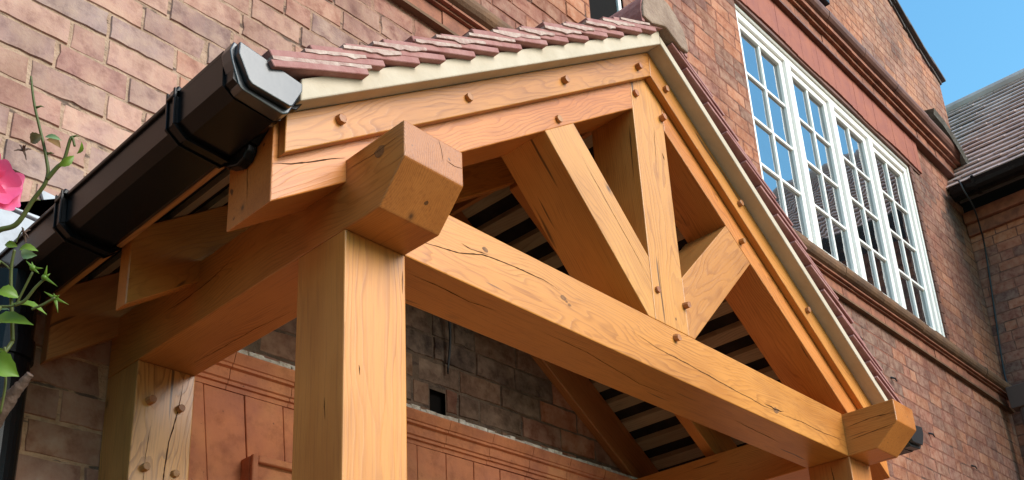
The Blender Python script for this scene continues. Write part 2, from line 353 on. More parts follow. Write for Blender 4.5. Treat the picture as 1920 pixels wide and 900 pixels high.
# ================================================================= BRICK HOUSE
WY = 1.24
house = empty('brick_house', 'old red brick house with white paned windows and a tiled side wing behind the porch', 'house', (5, 2.5, -2.4))
CH = .1155; Z0 = -2.4 + (.0)      # course height
ZL = -.074 - 21 * CH
def lerp3(a, b, t): t = max(0, min(1, t)); return tuple(a[i] + (b[i] - a[i]) * t for i in range(3))
from mathutils import noise as mn
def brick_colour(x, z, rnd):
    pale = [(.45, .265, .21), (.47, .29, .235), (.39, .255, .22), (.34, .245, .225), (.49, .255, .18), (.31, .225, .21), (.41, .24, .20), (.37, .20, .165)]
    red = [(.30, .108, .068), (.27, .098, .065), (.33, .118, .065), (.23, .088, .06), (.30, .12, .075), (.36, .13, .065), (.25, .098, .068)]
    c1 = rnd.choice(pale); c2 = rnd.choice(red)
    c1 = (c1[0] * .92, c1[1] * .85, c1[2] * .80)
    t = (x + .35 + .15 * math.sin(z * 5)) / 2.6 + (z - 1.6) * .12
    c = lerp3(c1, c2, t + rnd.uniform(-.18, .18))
    if 0.2 < z < 1.35 and 0.3 < x < 2.8:                        # soot plus the porch roof's shade, both put into the brick colour
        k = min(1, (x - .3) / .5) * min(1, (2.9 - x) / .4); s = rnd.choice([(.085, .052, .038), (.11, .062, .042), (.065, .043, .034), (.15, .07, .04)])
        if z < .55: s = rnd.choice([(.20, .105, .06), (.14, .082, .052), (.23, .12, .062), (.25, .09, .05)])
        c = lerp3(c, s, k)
    elif z < .25 and x < .3: c = lerp3(c, rnd.choice([(.40, .16, .075), (.33, .13, .065), (.42, .17, .085)]), .85)
    if x > 4.3 and 2.6 < z < 5.0 and x < 4.9 or (x > 3.2 and z > 3.0 and x < 5 and rnd.random() < .3): c = lerp3(c, (.50, .17, .07), .6)
    if x > 6.5 and z > 5.7: c = lerp3(c, rnd.choice([(.40, .17, .08), (.34, .16, .09), (.30, .15, .10)]), .7)
    if x > 2.2:
        q = mn.fractal(Vector((x * .55, 3.1, z * .9)), 1.0, 2.0, 4); q2 = mn.fractal(Vector((x * .8 + 9, 7.7, z * 1.1)), 1.0, 2.0, 4)
        if q > .18: c = lerp3(c, (.44, .15, .062), min(.75, (q - .18) * 3))
        if q2 > .15: c = lerp3(c, (.115, .062, .052), min(.8, (q2 - .15) * 3))
    j = rnd.uniform(.84, 1.06); return tuple(min(1, v * j) for v in c)
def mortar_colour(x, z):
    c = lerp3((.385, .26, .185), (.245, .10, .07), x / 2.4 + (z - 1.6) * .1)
    if 0.2 < z < 1.35 and 0.3 < x < 2.8: c = (.16, .11, .08)  # joints darkened by the same soot and painted shade
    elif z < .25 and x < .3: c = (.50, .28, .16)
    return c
def brick_sheet(name, parent, u0, u1, z0, z1, to_world, colf, mortf, holes=(), limit=None, course=CH, L=.268, zref=ZL, joint=.009, proud=.0042, seed=1):
    """Flemish bond laid brick by brick; to_world(u, z, out) with out metres in front of the mortar face"""
    rnd = random.Random(seed); V = []; F = []; Cc = []; MI = []; cuf = lambda u: name == 'wall' and u < 3.2
    k0 = int(math.floor((z0 - zref) / course)); k1 = int(math.ceil((z1 - zref) / course))
    for k in range(k0, k1):
        za, zb = zref + k * course, zref + (k + 1) * course
        if za < z0 - 1e-6 or zb > z1 + 1e-6: continue
        u = u0 - rnd.uniform(0, .02) - (L * .5 if k % 2 else 0); st = True
        while u < u1:
            st = rnd.random() > .16; w = (L if st else L * .5) * rnd.uniform(.94, 1.06); a, b = max(u, u0), min(u + w, u1)
            u += w
            if b - a < .03: continue
            spans = [(a, b)]
            for (ha, hb, hz0, hz1) in holes:
                if za < hz1 - .02 and zb > hz0 + .02:
                    ns = []
                    for (p, q) in spans:
                        if q <= ha or p >= hb: ns.append((p, q))
                        else:
                            if ha - p > .02: ns.append((p, ha))
                            if q - hb > .02: ns.append((hb, q))
                    spans = ns
            for (p, q) in spans:
                if limit and zb > limit((p + q) / 2): continue
                j = joint / 2; jt = lambda: rnd.uniform(-.0034, .0034)
                fl_ = 1.0 if cuf(p) else .3; pr = max(.0012, (proud + rnd.uniform(-.0025, .003)) * fl_); ch = .004
                cn_ = [(p + j + jt(), za + j + jt()), (q - j + jt(), za + j + jt()), (q - j + jt(), zb - j + jt()), (p + j + jt(), zb - j + jt())]
                cu, cz = (p + q) / 2, (za + zb) / 2; base = []
                for e in range(4):                                  # worn, wandering arrises on the near bricks
                    A_, B_ = cn_[e], cn_[(e + 1) % 4]; ns = (max(2, int(math.hypot(B_[0] - A_[0], B_[1] - A_[1]) / .034)) if cuf(p) else 1)
                    for t_ in range(ns):
                        f_ = t_ / ns; dj = rnd.uniform(-.0028, .0022) if 0 < t_ else 0
                        if t_ and rnd.random() < .06: dj -= .005
                        ox, oz = ((0, -dj), (dj, 0), (0, dj), (-dj, 0))[e]
                        base.append((A_[0] + (B_[0] - A_[0]) * f_ + ox, A_[1] + (B_[1] - A_[1]) * f_ + oz))
                n4 = len(base); kx = 1 - 2 * ch / max(.03, q - p); kz = 1 - 2 * ch / (zb - za)
                fr = [(cu + (bu - cu) * kx, cz + (bz - cz) * kz) for bu, bz in base]
                tl1, tl2 = rnd.uniform(-.004, .004), rnd.uniform(-.010, .010)
                i0 = len(V); V += [to_world(bu, bz, -.002) for bu, bz in base] + [to_world(bu, bz, pr + tl1 * (bu - cu) / .13 * fl_ + tl2 * (bz - cz) * fl_) for bu, bz in fr]
                c = colf(cu, cz, rnd)
                F.append(tuple(i0 + n4 + t for t in range(n4))); MI.append(0); Cc += [c] * n4
                for t in range(n4):
                    u_ = (t + 1) % n4; F.append((i0 + t, i0 + u_, i0 + n4 + u_, i0 + n4 + t)); MI.append(0); Cc += [c] * 4
    # mortar bed: a grid of cells left open at the holes
    us = sorted(set([u0 + (u1 - u0) * i / 40 for i in range(41)] + [h[i] for h in holes for i in (0, 1) if u0 < h[i] < u1]))
    zs = sorted(set([z0 + (z1 - z0) * i / 40 for i in range(41)] + [h[i] for h in holes for i in (2, 3) if z0 < h[i] < z1]))
    for i in range(len(us) - 1):
        for j in range(len(zs) - 1):
            cu, cz = (us[i] + us[i + 1]) / 2, (zs[j] + zs[j + 1]) / 2
            if any(h[0] < cu < h[1] and h[2] < cz < h[3] for h in holes): continue
            if limit and cz > limit(cu) - .02: continue
            i0 = len(V); q = [(us[i], zs[j]), (us[i + 1], zs[j]), (us[i + 1], zs[j + 1]), (us[i], zs[j + 1])]
            V += [to_world(a, b, 0) for a, b in q]; F.append((i0, i0 + 1, i0 + 2, i0 + 3)); MI.append(1); Cc += [mortf(a, b) for a, b in q]
    me = bpy.data.meshes.new(name); me.from_pydata([tuple(v) for v in V], [], F); me.materials.append(BRICK); me.materials.append(BMORT)
    ca = me.color_attributes.new('col', 'FLOAT_COLOR', 'CORNER')
    flat = []
    for c in Cc: flat += [c[0], c[1], c[2], 1]
    ca.data.foreach_set('color', flat); me.polygons.foreach_set('material_index', MI); me.update()
    o = bpy.data.objects.new(name, me); COL.objects.link(o)
    if parent: parent_to(o, parent, Matrix.Identity(4))
    return o
WIN = (4.86, 8.20, 2.70, 4.76)       # big window opening x0,x1,z0,z1
SW = (2.86, 3.24, 3.30, 4.40)        # narrow window
PUT = (1.42, 1.513, .24, .362)       # putlog hole in the wall
rake = lambda x: (6.83 + (10.0 - x) * .30 if x > 9.4 else 7.01 + (9.4 - x) * .47)
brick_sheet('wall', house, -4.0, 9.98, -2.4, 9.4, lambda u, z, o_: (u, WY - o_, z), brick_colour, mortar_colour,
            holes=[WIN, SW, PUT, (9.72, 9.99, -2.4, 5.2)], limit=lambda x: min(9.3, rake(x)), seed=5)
# solid body of the wall behind its face
b = bmesh.new()
box(-4, WIN[0], WY + .03, WY + .4, -2.4, 8.2, bm=b); box(WIN[1], 9.7, WY + .03, WY + .4, -2.4, 6.6, bm=b)
box(WIN[0], WIN[1], WY + .27, WY + .4, -2.4, 6.8, bm=b)
link('wall_core', b, DARK, house)
b = box(PUT[0], PUT[1], WY + .0285, WY + .0295, PUT[2], PUT[3]); link('wall_hole', b, DARK, house)
# gable coping: overlapping slates along the rake
b = bmesh.new()
x = 4.0
while x < 10.0:
    x2 = min(x + .3, 10.03); za, zb = rake(x) + .05, rake(min(x2 + .05, 10.03)) + .02
    prism([(x - .02, za), (x2 + .05, zb), (x2 + .05, zb + .035), (x - .02, za + .04)], 'xz', WY - .05 - random.uniform(0, .02), WY + .6, .004, 1, b)
    prism([(x, za - .05), (x2, zb - .05), (x2, zb - .005), (x, za - .005)], 'xz', WY - .02, WY + .5, 0, 1, b)
    x += .3
link('coping', b, SLATE, house)

# string course and cornice: brick band, fillets and a weathered roll, all projecting
def profile_run(name, prof, x0, x1, mat, step, seed, jx=.004):
    """one moulded course made of butted lengths"""
    rnd = random.Random(seed); b = bmesh.new(); x = x0
    while x < x1 - .01:
        w = min(step * rnd.uniform(.9, 1.1), x1 - x); dy, dz = rnd.uniform(-jx, jx), rnd.uniform(-jx, jx)
        prism([(p[0] + dy, p[1] + dz) for p in prof], 'yz', x + .0015, x + w - .0015, 0, 1, b); x += w
    return link(name, b, mat, house)
def roll(cy, cz, r, a0=-100, a1=110, n=9): return [(cy - r * math.cos(R(a)), cz + r * math.sin(R(a))) for a in [a0 + (a1 - a0) * i / n for i in range(n + 1)]]
def course(zs, k, x0, x1, rollmat, rollname, seed):
    # zs = (band bottom, band top, fillet top, roll top); k = projection factor
    zb, zt, zf, zr = zs
    profile_run('band', [(WY - .03 * k, zb), (WY + .02, zb), (WY + .02, zt), (WY - .03 * k, zt)], x0, x1, TERRABAND, .26, seed)
    zf1 = zt + (zf - zt) * .45
    b1 = [(WY - .05 * k, zt + .004), (WY + .02, zt + .004), (WY + .02, zf1), (WY - .05 * k, zf1)]
    b2 = [(WY - .075 * k, zf1 + .004), (WY + .02, zf1 + .004), (WY + .02, zf), (WY - .075 * k, zf)]
    profile_run('fillet', b1, x0, x1, TERRABAND, .5, seed + 1, .002); profile_run('fillet', b2, x0, x1, TERRABAND, .5, seed + 2, .002)
    r = (zr - zf) / 2; o_ = profile_run(rollname, roll(WY - .065 * k, zf + r, r) + [(WY + .02, zr), (WY + .02, zf)], x0, x1, rollmat, .75, seed + 3)
    return o_
TERRABAND = simple('brick_band', (.34, .135, .08), .8, .2, nscale=9, col2=(.17, .07, .048), bump=.7, bs=30, bd=.006)
course((2.385, 2.485, 2.52, 2.635), 1.0, -4, 9.69, STONE, 'roll_moulding', 31)
b = bmesh.new(); box(-4, 9.68, WY - .045, WY - .001, 2.366, 2.384, bm=b); link('drip_shadow_lip', b, STONE, house)
course((5.19, 5.33, 5.41, 5.56), 1.7, 3.5, 9.69, ROLLR, 'roll_moulding', 41)
b = bmesh.new(); box(3.5, 9.68, WY - .075, WY - .001, 5.165, 5.188, bm=b); link('drip_shadow_lip', b, ROLLR, house)
# flat gauged arch over the window
b = bmesh.new(); x = 4.60; rnd = random.Random(9)
while x < 8.47:
    w = .105; c = 6.53; lean = (x - c) * .06
    lo = 4.79 + .012 * math.sin(x * 5) + rnd.uniform(-.002, .002)
    prism([(x, lo), (x + w - .0012, lo), (x + w - .0012, 5.163), (x, 5.163)], 'xz', WY - .028 - rnd.uniform(0, .002), WY + .10, 0, 1, b); x += w
link('flat_arch', b, ARCH, house)
b = bmesh.new(); box(4.60, 8.45, WY - .015, WY + .2, 4.755, 4.788, bm=b); link('lintel', b, ROLLR, house)
# lead dressing over the right end of the cornice
b = bmesh.new(); prev = None
pth = [(8.75, 5.62), (9.0, 5.60), (9.3, 5.50), (9.55, 5.36), (9.75, 5.20), (9.95, 5.06)]
for i, (px_, pz_) in enumerate(pth):
    a = b.verts.new((px_, WY - .20, pz_ - .03)); c = b.verts.new((px_, WY - .22, pz_ + .035)); d = b.verts.new((px_, WY - .01, pz_ + .09))
    if prev: b.faces.new((prev[0], a, c, prev[1])); b.faces.new((prev[1], c, d, prev[2]))
    prev = (a, c, d)
bmesh.ops.solidify(b, geom=b.faces[:], thickness=.006); link('lead_dressing', b, LEAD, house)

# ---- windows
def window(x0, x1, z0, z1, lights, rows, cols, yf, name='window'):
    fr = bmesh.new(); yb = yf + .10; F_ = .075
    box(x0, x0 + F_, yf, yb, z0, z1, .004, fr); box(x1 - F_, x1, yf, yb, z0, z1, .004, fr)
    box(x0 + F_, x1 - F_, yf + .002, yb, z1 - F_ * 1.2, z1, .004, fr); box(x0 + F_, x1 - F_, yf + .002, yb, z0, z0 + F_, .004, fr)
    # outer staff bead
    box(x0 - .012, x0 + .018, yf - .018, yf - .001, z0, z1 + .012, .003, fr); box(x1 - .018, x1 + .012, yf - .018, yf - .001, z0, z1 + .012, .003, fr)
    box(x0 + .019, x1 - .019, yf - .018, yf - .001, z1 - .022, z1 + .012, .003, fr)
    w = link(name, fr, WHITE, house)
    W_ = (x1 - x0 - 2 * F_) / lights; MU = .085
    for i in range(lights):
        a = x0 + F_ + i * W_; c = a + W_
        if i: box_m = box(a - MU / 2, a + MU / 2, yf - .006, yb, z0 + F_, z1 - F_ * 1.2, .004); link('mullion', box_m, WHITE, w)
        a += MU / 2 if i else 0; c -= MU / 2 if i < lights - 1 else 0
        yc = yf + .025; st = .058; cs = bmesh.new(); zt, zb = z1 - F_ * 1.2 - .003, z0 + F_ + .003; a += .003; c -= .003
        box(a, a + st, yc, yc + .045, zb, zt, .004, cs); box(c - st, c, yc, yc + .045, zb, zt, .004, cs)
        box(a + st, c - st, yc + .001, yc + .045, zt - st, zt, .004, cs); box(a + st, c - st, yc + .001, yc + .045, zb, zb + st * 1.25, .004, cs)
        pz0, pz1, pa, pc = zb + st * 1.25, zt - st, a + st, c - st; gb = .026
        for k in range(1, cols): u = pa + (pc - pa) * k / cols; box(u - gb / 2, u + gb / 2, yc + .008, yc + .04, pz0, pz1, .003, cs)
        for k in range(1, rows): v = pz0 + (pz1 - pz0) * k / rows; box(pa, pc, yc + .010, yc + .038, v - gb / 2, v + gb / 2, .003, cs)
        link('casement', cs, WHITE, w)
        for r_ in range(rows):
            for k in range(cols):
                ua, ub = pa + (pc - pa) * k / cols, pa + (pc - pa) * (k + 1) / cols; va, vb = pz0 + (pz1 - pz0) * r_ / rows, pz0 + (pz1 - pz0) * (r_ + 1) / rows
                gm = box(ua + .004, ub - .004, -.002, .002, va + .004, vb - .004)
                tilt = Matrix.Translation((0, yc + .030, 0)) @ Matrix.Translation(((ua + ub) / 2, 0, (va + vb) / 2)) @ Matrix.Rotation(random.uniform(-.006, .006), 4, 'Z') @ Matrix.Rotation(random.uniform(-.006, .006), 4, 'X') @ Matrix.Translation((-(ua + ub) / 2, 0, -(va + vb) / 2))
                gm.transform(tilt); link('pane', gm, GLASS, w, Matrix.Translation(((ua + ub) / 2, yc + .03, (va + vb) / 2)))
    return w
window(WIN[0] + .003, WIN[1] - .003, WIN[2], 4.752, 4, 4, 2, WY + .03)
b = bmesh.new(); box(SW[1] - .035, SW[1] - .002, WY + .012, WY + .08, SW[2], SW[3], .003, b); box(SW[0] + .16, SW[0] + .185, WY + .03, WY + .08, SW[2], SW[3], .003, b)
for z_ in (3.62, 3.96, 4.3): box(SW[0] + .186, SW[1] - .036, WY + .032, WY + .08, z_, z_ + .03, .003, b)
w2 = link('window', b, WHITE, house); b = box(SW[0] + .186, SW[1] - .036, WY + .05, WY + .054, SW[2], SW[3]); link('pane', b, GLASS, w2)
b = bmesh.new(); box(SW[0] - .03, SW[0] + .158, WY + .01, WY + .12, SW[2], SW[3], 0, b); link('jamb', b, DARK, house)
b = bmesh.new(); x = WIN[0] - .05                                   # lead and mortar line under the big window
while x < WIN[1] + .05:
    prism([(WY - .085, 2.640 + random.uniform(-.006, .006)), (WY + .03, 2.700), (WY + .03, 2.712), (WY - .085, 2.650 + random.uniform(-.004, .008))], 'yz', x, x + .16, 0, 1, b); x += .16
link('window_sill', b, STONE, house)
# jamb quoins: dark reveal edge right of the window
b = bmesh.new()
for k in range(18): box(WIN[1] + .002, WIN[1] + .055 + .02 * (k % 2), WY - .0095, WY + .02, 2.71 + k * .1155, 2.71 + (k + 1) * .1155 - .008, .003, b)
link('reveal_bricks', b, ROLLR, house)

b = box(6.28, 6.42, WY - .19, WY - .002, 5.60, 5.66, .006); link('iron_bracket', b, CABLE, house)
# ---- porch-side wall dressings: moulded terracotta course, voussoirs, door surround, mortar flaunching
def mould(x0, x1):
    prof = [(WY + .01, .075), (WY - .022, .075), (WY - .024, .092), (WY - .034, .094), (WY - .034, .106), (WY - .042, .110), (WY - .046, .146), (WY - .060, .150), (WY - .060, .160), (WY - .066, .163), (WY - .078, .196), (WY - .078, .203), (WY + .01, .203)]
    rnd = random.Random(4); b = bmesh.new(); x = x0
    while x < x1 - .01:
        w = min(.262, x1 - x); dz = rnd.uniform(-.0018, .0018)
        prism([(p[0], p[1] + dz) for p in prof], 'yz', x + .0012, x + w - .0012, 0, 1, b); x += w
    return link('moulded_course', b, TERRA, house)
mould(.16, 2.90)
b = bmesh.new(); x = .16; rnd = random.Random(8)
while x < 2.9:
    w = rnd.uniform(.03, .07); h = rnd.uniform(.026, .046)
    prism([(WY - .074 + rnd.uniform(-.004, .012), .2035), (WY - .004, .2035), (WY - .004, .2035 + h), (WY - .02, .2035 + h * .9), (WY - .070 + rnd.uniform(0, .008), .2035 + h * .55)], 'yz', x, x + w, .002, 1, b); x += w
link('mortar_flaunching', b, CREAM, house)
b = bmesh.new(); rnd = random.Random(2); x = .17; c0 = 1.45
while x < 2.9:
    w = .165; j = .002; fan = .22; yv = WY - .018 - rnd.uniform(0, .004)
    zt = .0745; zb_ = -1.2
    def fx(xx, z): return xx - (xx - c0) * fan * 0 + (z - zt) * (c0 - xx) * -.10
    spl = rnd.choice([None, None, -.02 - rnd.random() * .1]) ; cuts = [zt] + ([spl] if spl else []) + [zb_]
    for za, zb2 in zip(cuts, cuts[1:]):
        prism([(fx(x + j, zb2), zb2 + j), (fx(x + w - j, zb2), zb2 + j), (fx(x + w - j, za), za - j), (fx(x + j, za), za - j)], 'xz', yv, WY + .02, .002, 1, b)
    x += w
link('voussoirs', b, TERRA, house)
b = bmesh.new(); box(.17, 2.9, WY - .012, WY - .008, -1.2, .074, bm=b); link('voussoir_mortar', b, BMORT2 if False else CREAM if False else simple('terracotta_mortar', (.56, .27, .15), .9, .1), house)
b = bmesh.new()
box(.500, 1.25, WY - .075, WY - .0185, -1.0, -.172, .003, b)
link('keystone_block', b, TERRA, house)
b = bmesh.new(); box(.500, .523, WY - .095, WY - .0765, -1.0, -.17, .003, b); box(.5235, 1.25, WY - .095, WY - .0765, -.196, -.17, .003, b)
link('keystone_rim', b, TERRA, house)
b = bmesh.new(); tube(b, smooth_path([(1.505, 1.17, 1.05), (1.50, 1.19, .80), (1.513, 1.20, .62), (1.508, 1.215, .455)], 5), .006, .004, 8); tube(b, smooth_path([(1.520, 1.18, 1.05), (1.516, 1.195, .78), (1.522, 1.205, .60), (1.512, 1.218, .45)], 5), .003, .003, 6)
link('hanging_cable', b, CABLE, house, smooth=True)
# pale lead steps on the wall at the foot of the porch roof
b = bmesh.new()
prism([(-.47, .49), (-.403, .467), (-.268, .455), (-.288, .40), (-.375, .29), (-.47, .27)], 'xz', WY - .026, WY - .012, .001, 1, b)
prism([(-.293, .583), (-.19, .572), (-.255, .485)], 'xz', WY - .024, WY - .012, .001, 1, b)
prism([(-.62, .515), (-.40, .475), (-.262, .462), (-.19, .59), (-.175, .60), (-.24, .478), (-.40, .495), (-.62, .535)], 'xz', WY - .034, WY - .010, .002, 1, b)
link('lead_flashing', b, LEADB, house)

# unseen dark doorway below the keystone, added to cut bounced light
b = bmesh.new(); box(.55, 2.15, WY - .0215, WY - .0195, -2.4, -1.0, 0, b); box(.60, 2.10, WY - .06, WY - .022, -2.38, -1.01, .004, b)
link('unseen_door', b, simple('unseen_door_dark', (.02, .03, .025), .35, .4), house)
# ---- side wing on the right: wall, tiled roof, eaves gutter, corbel
WX = 9.70
def wing_col(u, z, rnd):
    c = rnd.choice([(.36, .12, .075), (.31, .105, .07), (.25, .09, .065), (.41, .135, .075), (.19, .08, .065), (.34, .12, .075)])
    if z > 4.3: c = rnd.choice([(.46, .16, .075), (.42, .14, .07)])
    return c
brick_sheet('side_wall', house, -7.0, WY - .002, -2.4, 4.75, lambda u, z, o_: (WX - o_, u, z), wing_col, lambda u, z: (.24, .11, .08), seed=12)
b = bmesh.new()
for k in range(2): box(WX - .05 - .05 * k, WX + .02, -7, WY - .01 - .003 * k, 4.50 + k * .14, 4.635 + k * .14, .004, b)
link('eaves_corbel', b, TERRABAND, house)
b = bmesh.new(); pit = R(50); ex, ez = 9.30, 4.93; n_ = 20; Ls = (7.13 - ez) / math.sin(pit); g_ = Ls / n_; rnd = random.Random(6)
for k in range(n_):
    s0 = k * g_; yy = -7.0 - (k % 2) * .08
    while yy < 4.2:
        w = .17; lift = .062 + rnd.uniform(-.004, .006); sl = rnd.uniform(-.006, .006)
        def Q(s, h): return (ex + s * math.cos(pit) - h * math.sin(pit), ez + s * math.sin(pit) + h * math.cos(pit))
        p0, p1, p2, p3 = Q(s0 + sl, lift - .022), Q(s0 + g_ * 1.6, .0), Q(s0 + g_ * 1.6, .016), Q(s0 + sl, lift)
        prism([p0, p1, p2, p3], 'xz', yy + .002, yy + w - .002, 0, 1, b); yy += w
    # fine
link('side_roof', b, ROOFT, house)
b = bmesh.new(); prism([(ex + .03, ez - .02), (11.15, 7.08), (13.0, 4.9)], 'xz', -7, 4.2, 0, 1, b); link('roof_core', b, DARK, house)
b = bmesh.new(); tube(b, [(11.12, -7, 7.16), (11.12, 4.2, 7.16)], .09, seg=10); link('ridge', b, ROOFT, house)
b = bmesh.new(); gp = [(9.26 + .125 * math.cos(R(a)), 4.885 + .125 * math.sin(R(a))) for a in range(180, 361, 20)]
gp2 = [(9.26 + .117 * math.cos(R(a)), 4.885 + .117 * math.sin(R(a))) for a in range(360, 179, -20)]
for i in range(len(gp) - 1): prism([gp[i], gp[i + 1], gp2[-2 - i], gp2[-1 - i]], 'xz', -7, 1.17, 0, 1, b)
prism(gp, 'xz', 1.171, 1.18, 0, 1, b)
for yk in (.9, 0.0, -.9): prism([(9.26 + .138 * math.cos(R(a)), 4.885 + .138 * math.sin(R(a))) for a in range(170, 361, 19)], 'xz', yk, yk + .03, 0, 1, b)
link('gutter', b, PVC, house)
b = bmesh.new(); box(9.36, 9.39, -7, 1.16, 4.78, 4.95, .002, b); link('fascia', b, SLATE, house)
b = bmesh.new(); tube(b, [(9.42, 1.02, -2.4), (9.42, 1.02, 2.34)], .055, seg=12); tube(b, [(9.42, 1.02, 1.9), (9.42, 1.02, 1.96)], .068, seg=12)
prism([(9.34, 2.30), (9.50, 2.30), (9.55, 2.52), (9.29, 2.52)], 'xz', .93, 1.13, .006, 1, b); link('downpipe', b, simple('painted_iron', (.10, .07, .065), .5, .4), house)
b = bmesh.new(); tube(b, smooth_path([(9.23, 1.13, 5.0), (9.12, 1.05, 4.9), (9.12, 1.02, 4.76), (9.25, 1.0, 4.60), (9.5, 1.05, 4.45), (9.66, 1.1, 4.2), (9.68, 1.2, 3.0), (9.66, 1.2, 2.7)], 6), .009, seg=6)
link('cable', b, CABLE, house)
# fixings scattered on the wall
for (x_, z_) in ((6.05, 2.1), (6.6, 1.9), (7.2, 1.55), (7.7, 1.2), (8.1, 1.45), (6.9, .95), (7.5, .7)):
    b = bmesh.new(); tube(b, [(x_, WY - .001, z_), (x_ + .02, WY - .03, z_ - .012), (x_ + .05, WY - .03, z_ - .03)], .010, .005, 5)
    link('iron_hook', b, CABLE, house)

# ================================================================= OAK PORCH
XC = 1.4586; T = .70852; AP = math.atan(T); A = .2; W = 2.7387
porch = empty('oak_porch', 'honey coloured oak framed porch with pegged king post truss, clay tiled roof and black gutters', 'porch', (XC, .6, -2.4))
def lx(x, K): return (x, K - T * (XC - x))                # a point on the left slope (x, z)
def rx(x, K): return (2 * XC - x, K - T * (XC - x))       # its mirror on the right slope
def post(x0, y0, depth, mat, cr=(), pegs=(), z1=-.0005, label=None):
    b = box(x0, x0 + A, y0, y0 + depth, -2.4, z1, .004, seg=2)
    for c in cr: crack(b, *c)
    o = link('post', b, WM(mat), porch, frame(Vector((x0 + A / 2, y0 + depth / 2, -1)), 'z'), label=label)
    for p in pegs: peg(o, p[0], p[1], y0)
    return o
post(0, 0, A, OAKP, [('y', 0, [(.047, -.365), (.049, -.392)], .005), ('x', 0, [(.073, -.44), (.068, -.50)], .004), ('y', 0, [(.19, -.05), (.188, -.12)], .003)])
post(W, 0, A, OAKP, [('x', W, [(.09, -.02), (.085, -.12)], .005)])
YB = 1.0357
post(0, YB, .20, OAKB, [('y', YB, [(.159, -.015), (.154, -.08), (.139, -.174), (.123, -.25), (.115, -.375), (.105, -.55)], .006), ('y', YB, [(.06, -.19), (.05, -.30), (.045, -.5)], .0025)],
     [(.048, -.129), (.150, -.130), (.047, -.351), (.149, -.349)])
post(W, YB, .20, OAKR)
# wall plates with chamfered projecting ends
def plate(x0, h, p, fh, ph, cr, kn=()):
    b = prism([(-p, h), (-p, h - fh), (-ph, 0), (YB + .2, 0), (YB + .2, h)], 'yz', x0, x0 + A, .004, 2)
    for c in cr: crack(b, *c)
    for k in kn: knot(b, *k)
    return link('wall_plate', b, WM(OAK), porch, frame(Vector((x0 + A / 2, .4, h / 2)), 'y'))
plate(0, .208, .2285, .105, .133, [('x', 0, [(.50, .150), (.54, .136), (.634, .115), (.765, .106), (.9, .11)], .004), ('x', 0, [(-.222, .170), (-.11, .165), (-.003, .172)], .002),
      ('y', -.2285, [(.115, .205), (.125, .18), (.13, .135)], .002), ('y', -.2285, [(.14, .155), (.17, .150), (.2, .158)], .003),
      ('z', 0, [(.139, 1.0), (.148, .787), (.149, .616), (.166, .44)], .003)], [('x', 0, (-.135, .160), .016, 2, 1.3)])
plate(W, .1957, .2377, .100, .1303, [('x', W, [(-.005, .128), (-.12, .139), (-.236, .135)], .004), ('x', W, [(-.007, .068), (-.134, .078), (-.232, .084)], .0045)])
# tie beam
b = box(A, W, .0005, .2057, 0, .2, .004, seg=2)
crack(b, 'y', .0005, [(.22, .060), (.278, .068), (.40, .089), (.497, .119), (.621, .133), (.765, .136), (.839, .126)], .0055)
crack(b, 'y', .0005, [(.41, .125), (.45, .119), (.52, .13)], .004)
crack(b, 'y', .0005, [(1.20, .105), (1.339, .088), (1.665, .072), (2.034, .053), (2.20, .055)], .005)
crack(b, 'y', .0005, [(2.05, .064), (2.13, .057), (2.2, .067)], .009, 1, .008); crack(b, 'y', .0005, [(2.16, .05), (2.328, .060), (2.55, .058), (2.73, .066)], .004)
crack(b, 'z', 0, [(.267, .066), (.374, .063), (.508, .072), (.626, .057)], .004); crack(b, 'z', 0, [(.777, .066), (1.038, .069), (1.387, .116), (1.63, .103)], .003)
crack(b, 'z', 0, [(1.95, .09), (2.2, .10), (2.35, .11)], .004)
for c in ((.509, .142, .008), (.852, .106, .009), (.881, .090, .005), (2.136, .057, .012), (.868, .098, .004)): knot(b, 'y', .0005, c[:2], c[2])
tie = link('tie_beam', b, WM(OAK), porch, frame(Vector((1.4, .1, .1)), 'x')); peg(tie, 1.466, .162, .0005)
# principal rafters, clipped against the king post
KX, KW = 1.3569, .2033
def principal(side):
    f = lx if side < 0 else rx
    pts = [(f(-.2225, 1.172)), f(KX - .0006, 1.172), f(KX - .0006, 1.418), f(-.2225, 1.418)]
    b = prism(pts, 'xz', 0.0, .19, .0035, 2)
    if side < 0: crack(b, 'y', 0, [(-.222, .089), (-.169, .113), (-.106, .150), (-.049, .187), (-.002, .212)], .0055, 1, .0012)
    if side < 0: crack(b, 'x', -.2225, [(.10, .02), (.105, .10), (.11, .2)], .003)
    o = link('principal_rafter', b, WM(OAK), porch, frame(Vector((*f(.6, 1.29)[:1], .1, f(.6, 1.29)[1])), 'x', AP * (1 if side < 0 else -1)))
    for p in ([(.894, .804)] if side < 0 else [(2.045, .791)]): peg(o, p[0], p[1], 0)
    return o
principal(-1); principal(1)
KT = 1.405
b = prism([(KX, .2005), (KX + KW, .2005), (KX + KW, 1.418 - T * KW / 2), (XC, 1.418), (KX, 1.418 - T * KW / 2)], 'xz', 0.0005, .205, .003, 2)
crack(b, 'y', .0005, [(KX + .17, .98), (KX + .178, .95)], .008); crack(b, 'y', .0005, [(KX + .05, .22), (KX + .06, .5)], .0015); crack(b, 'y', .0005, [(KX + .13, 1.08), (KX + .12, .9)], .0025)
knot(b, 'y', .0005, (KX + .13, .245), .006, 2, .7)
kp = link('king_post', b, WM(OAKR), porch, frame(Vector((XC, .1, .6)), 'z'))
for p in ((1.380, 1.180), (1.547, 1.150), (1.384, .325), (1.552, .320)): peg(kp, p[0], p[1], .0005)
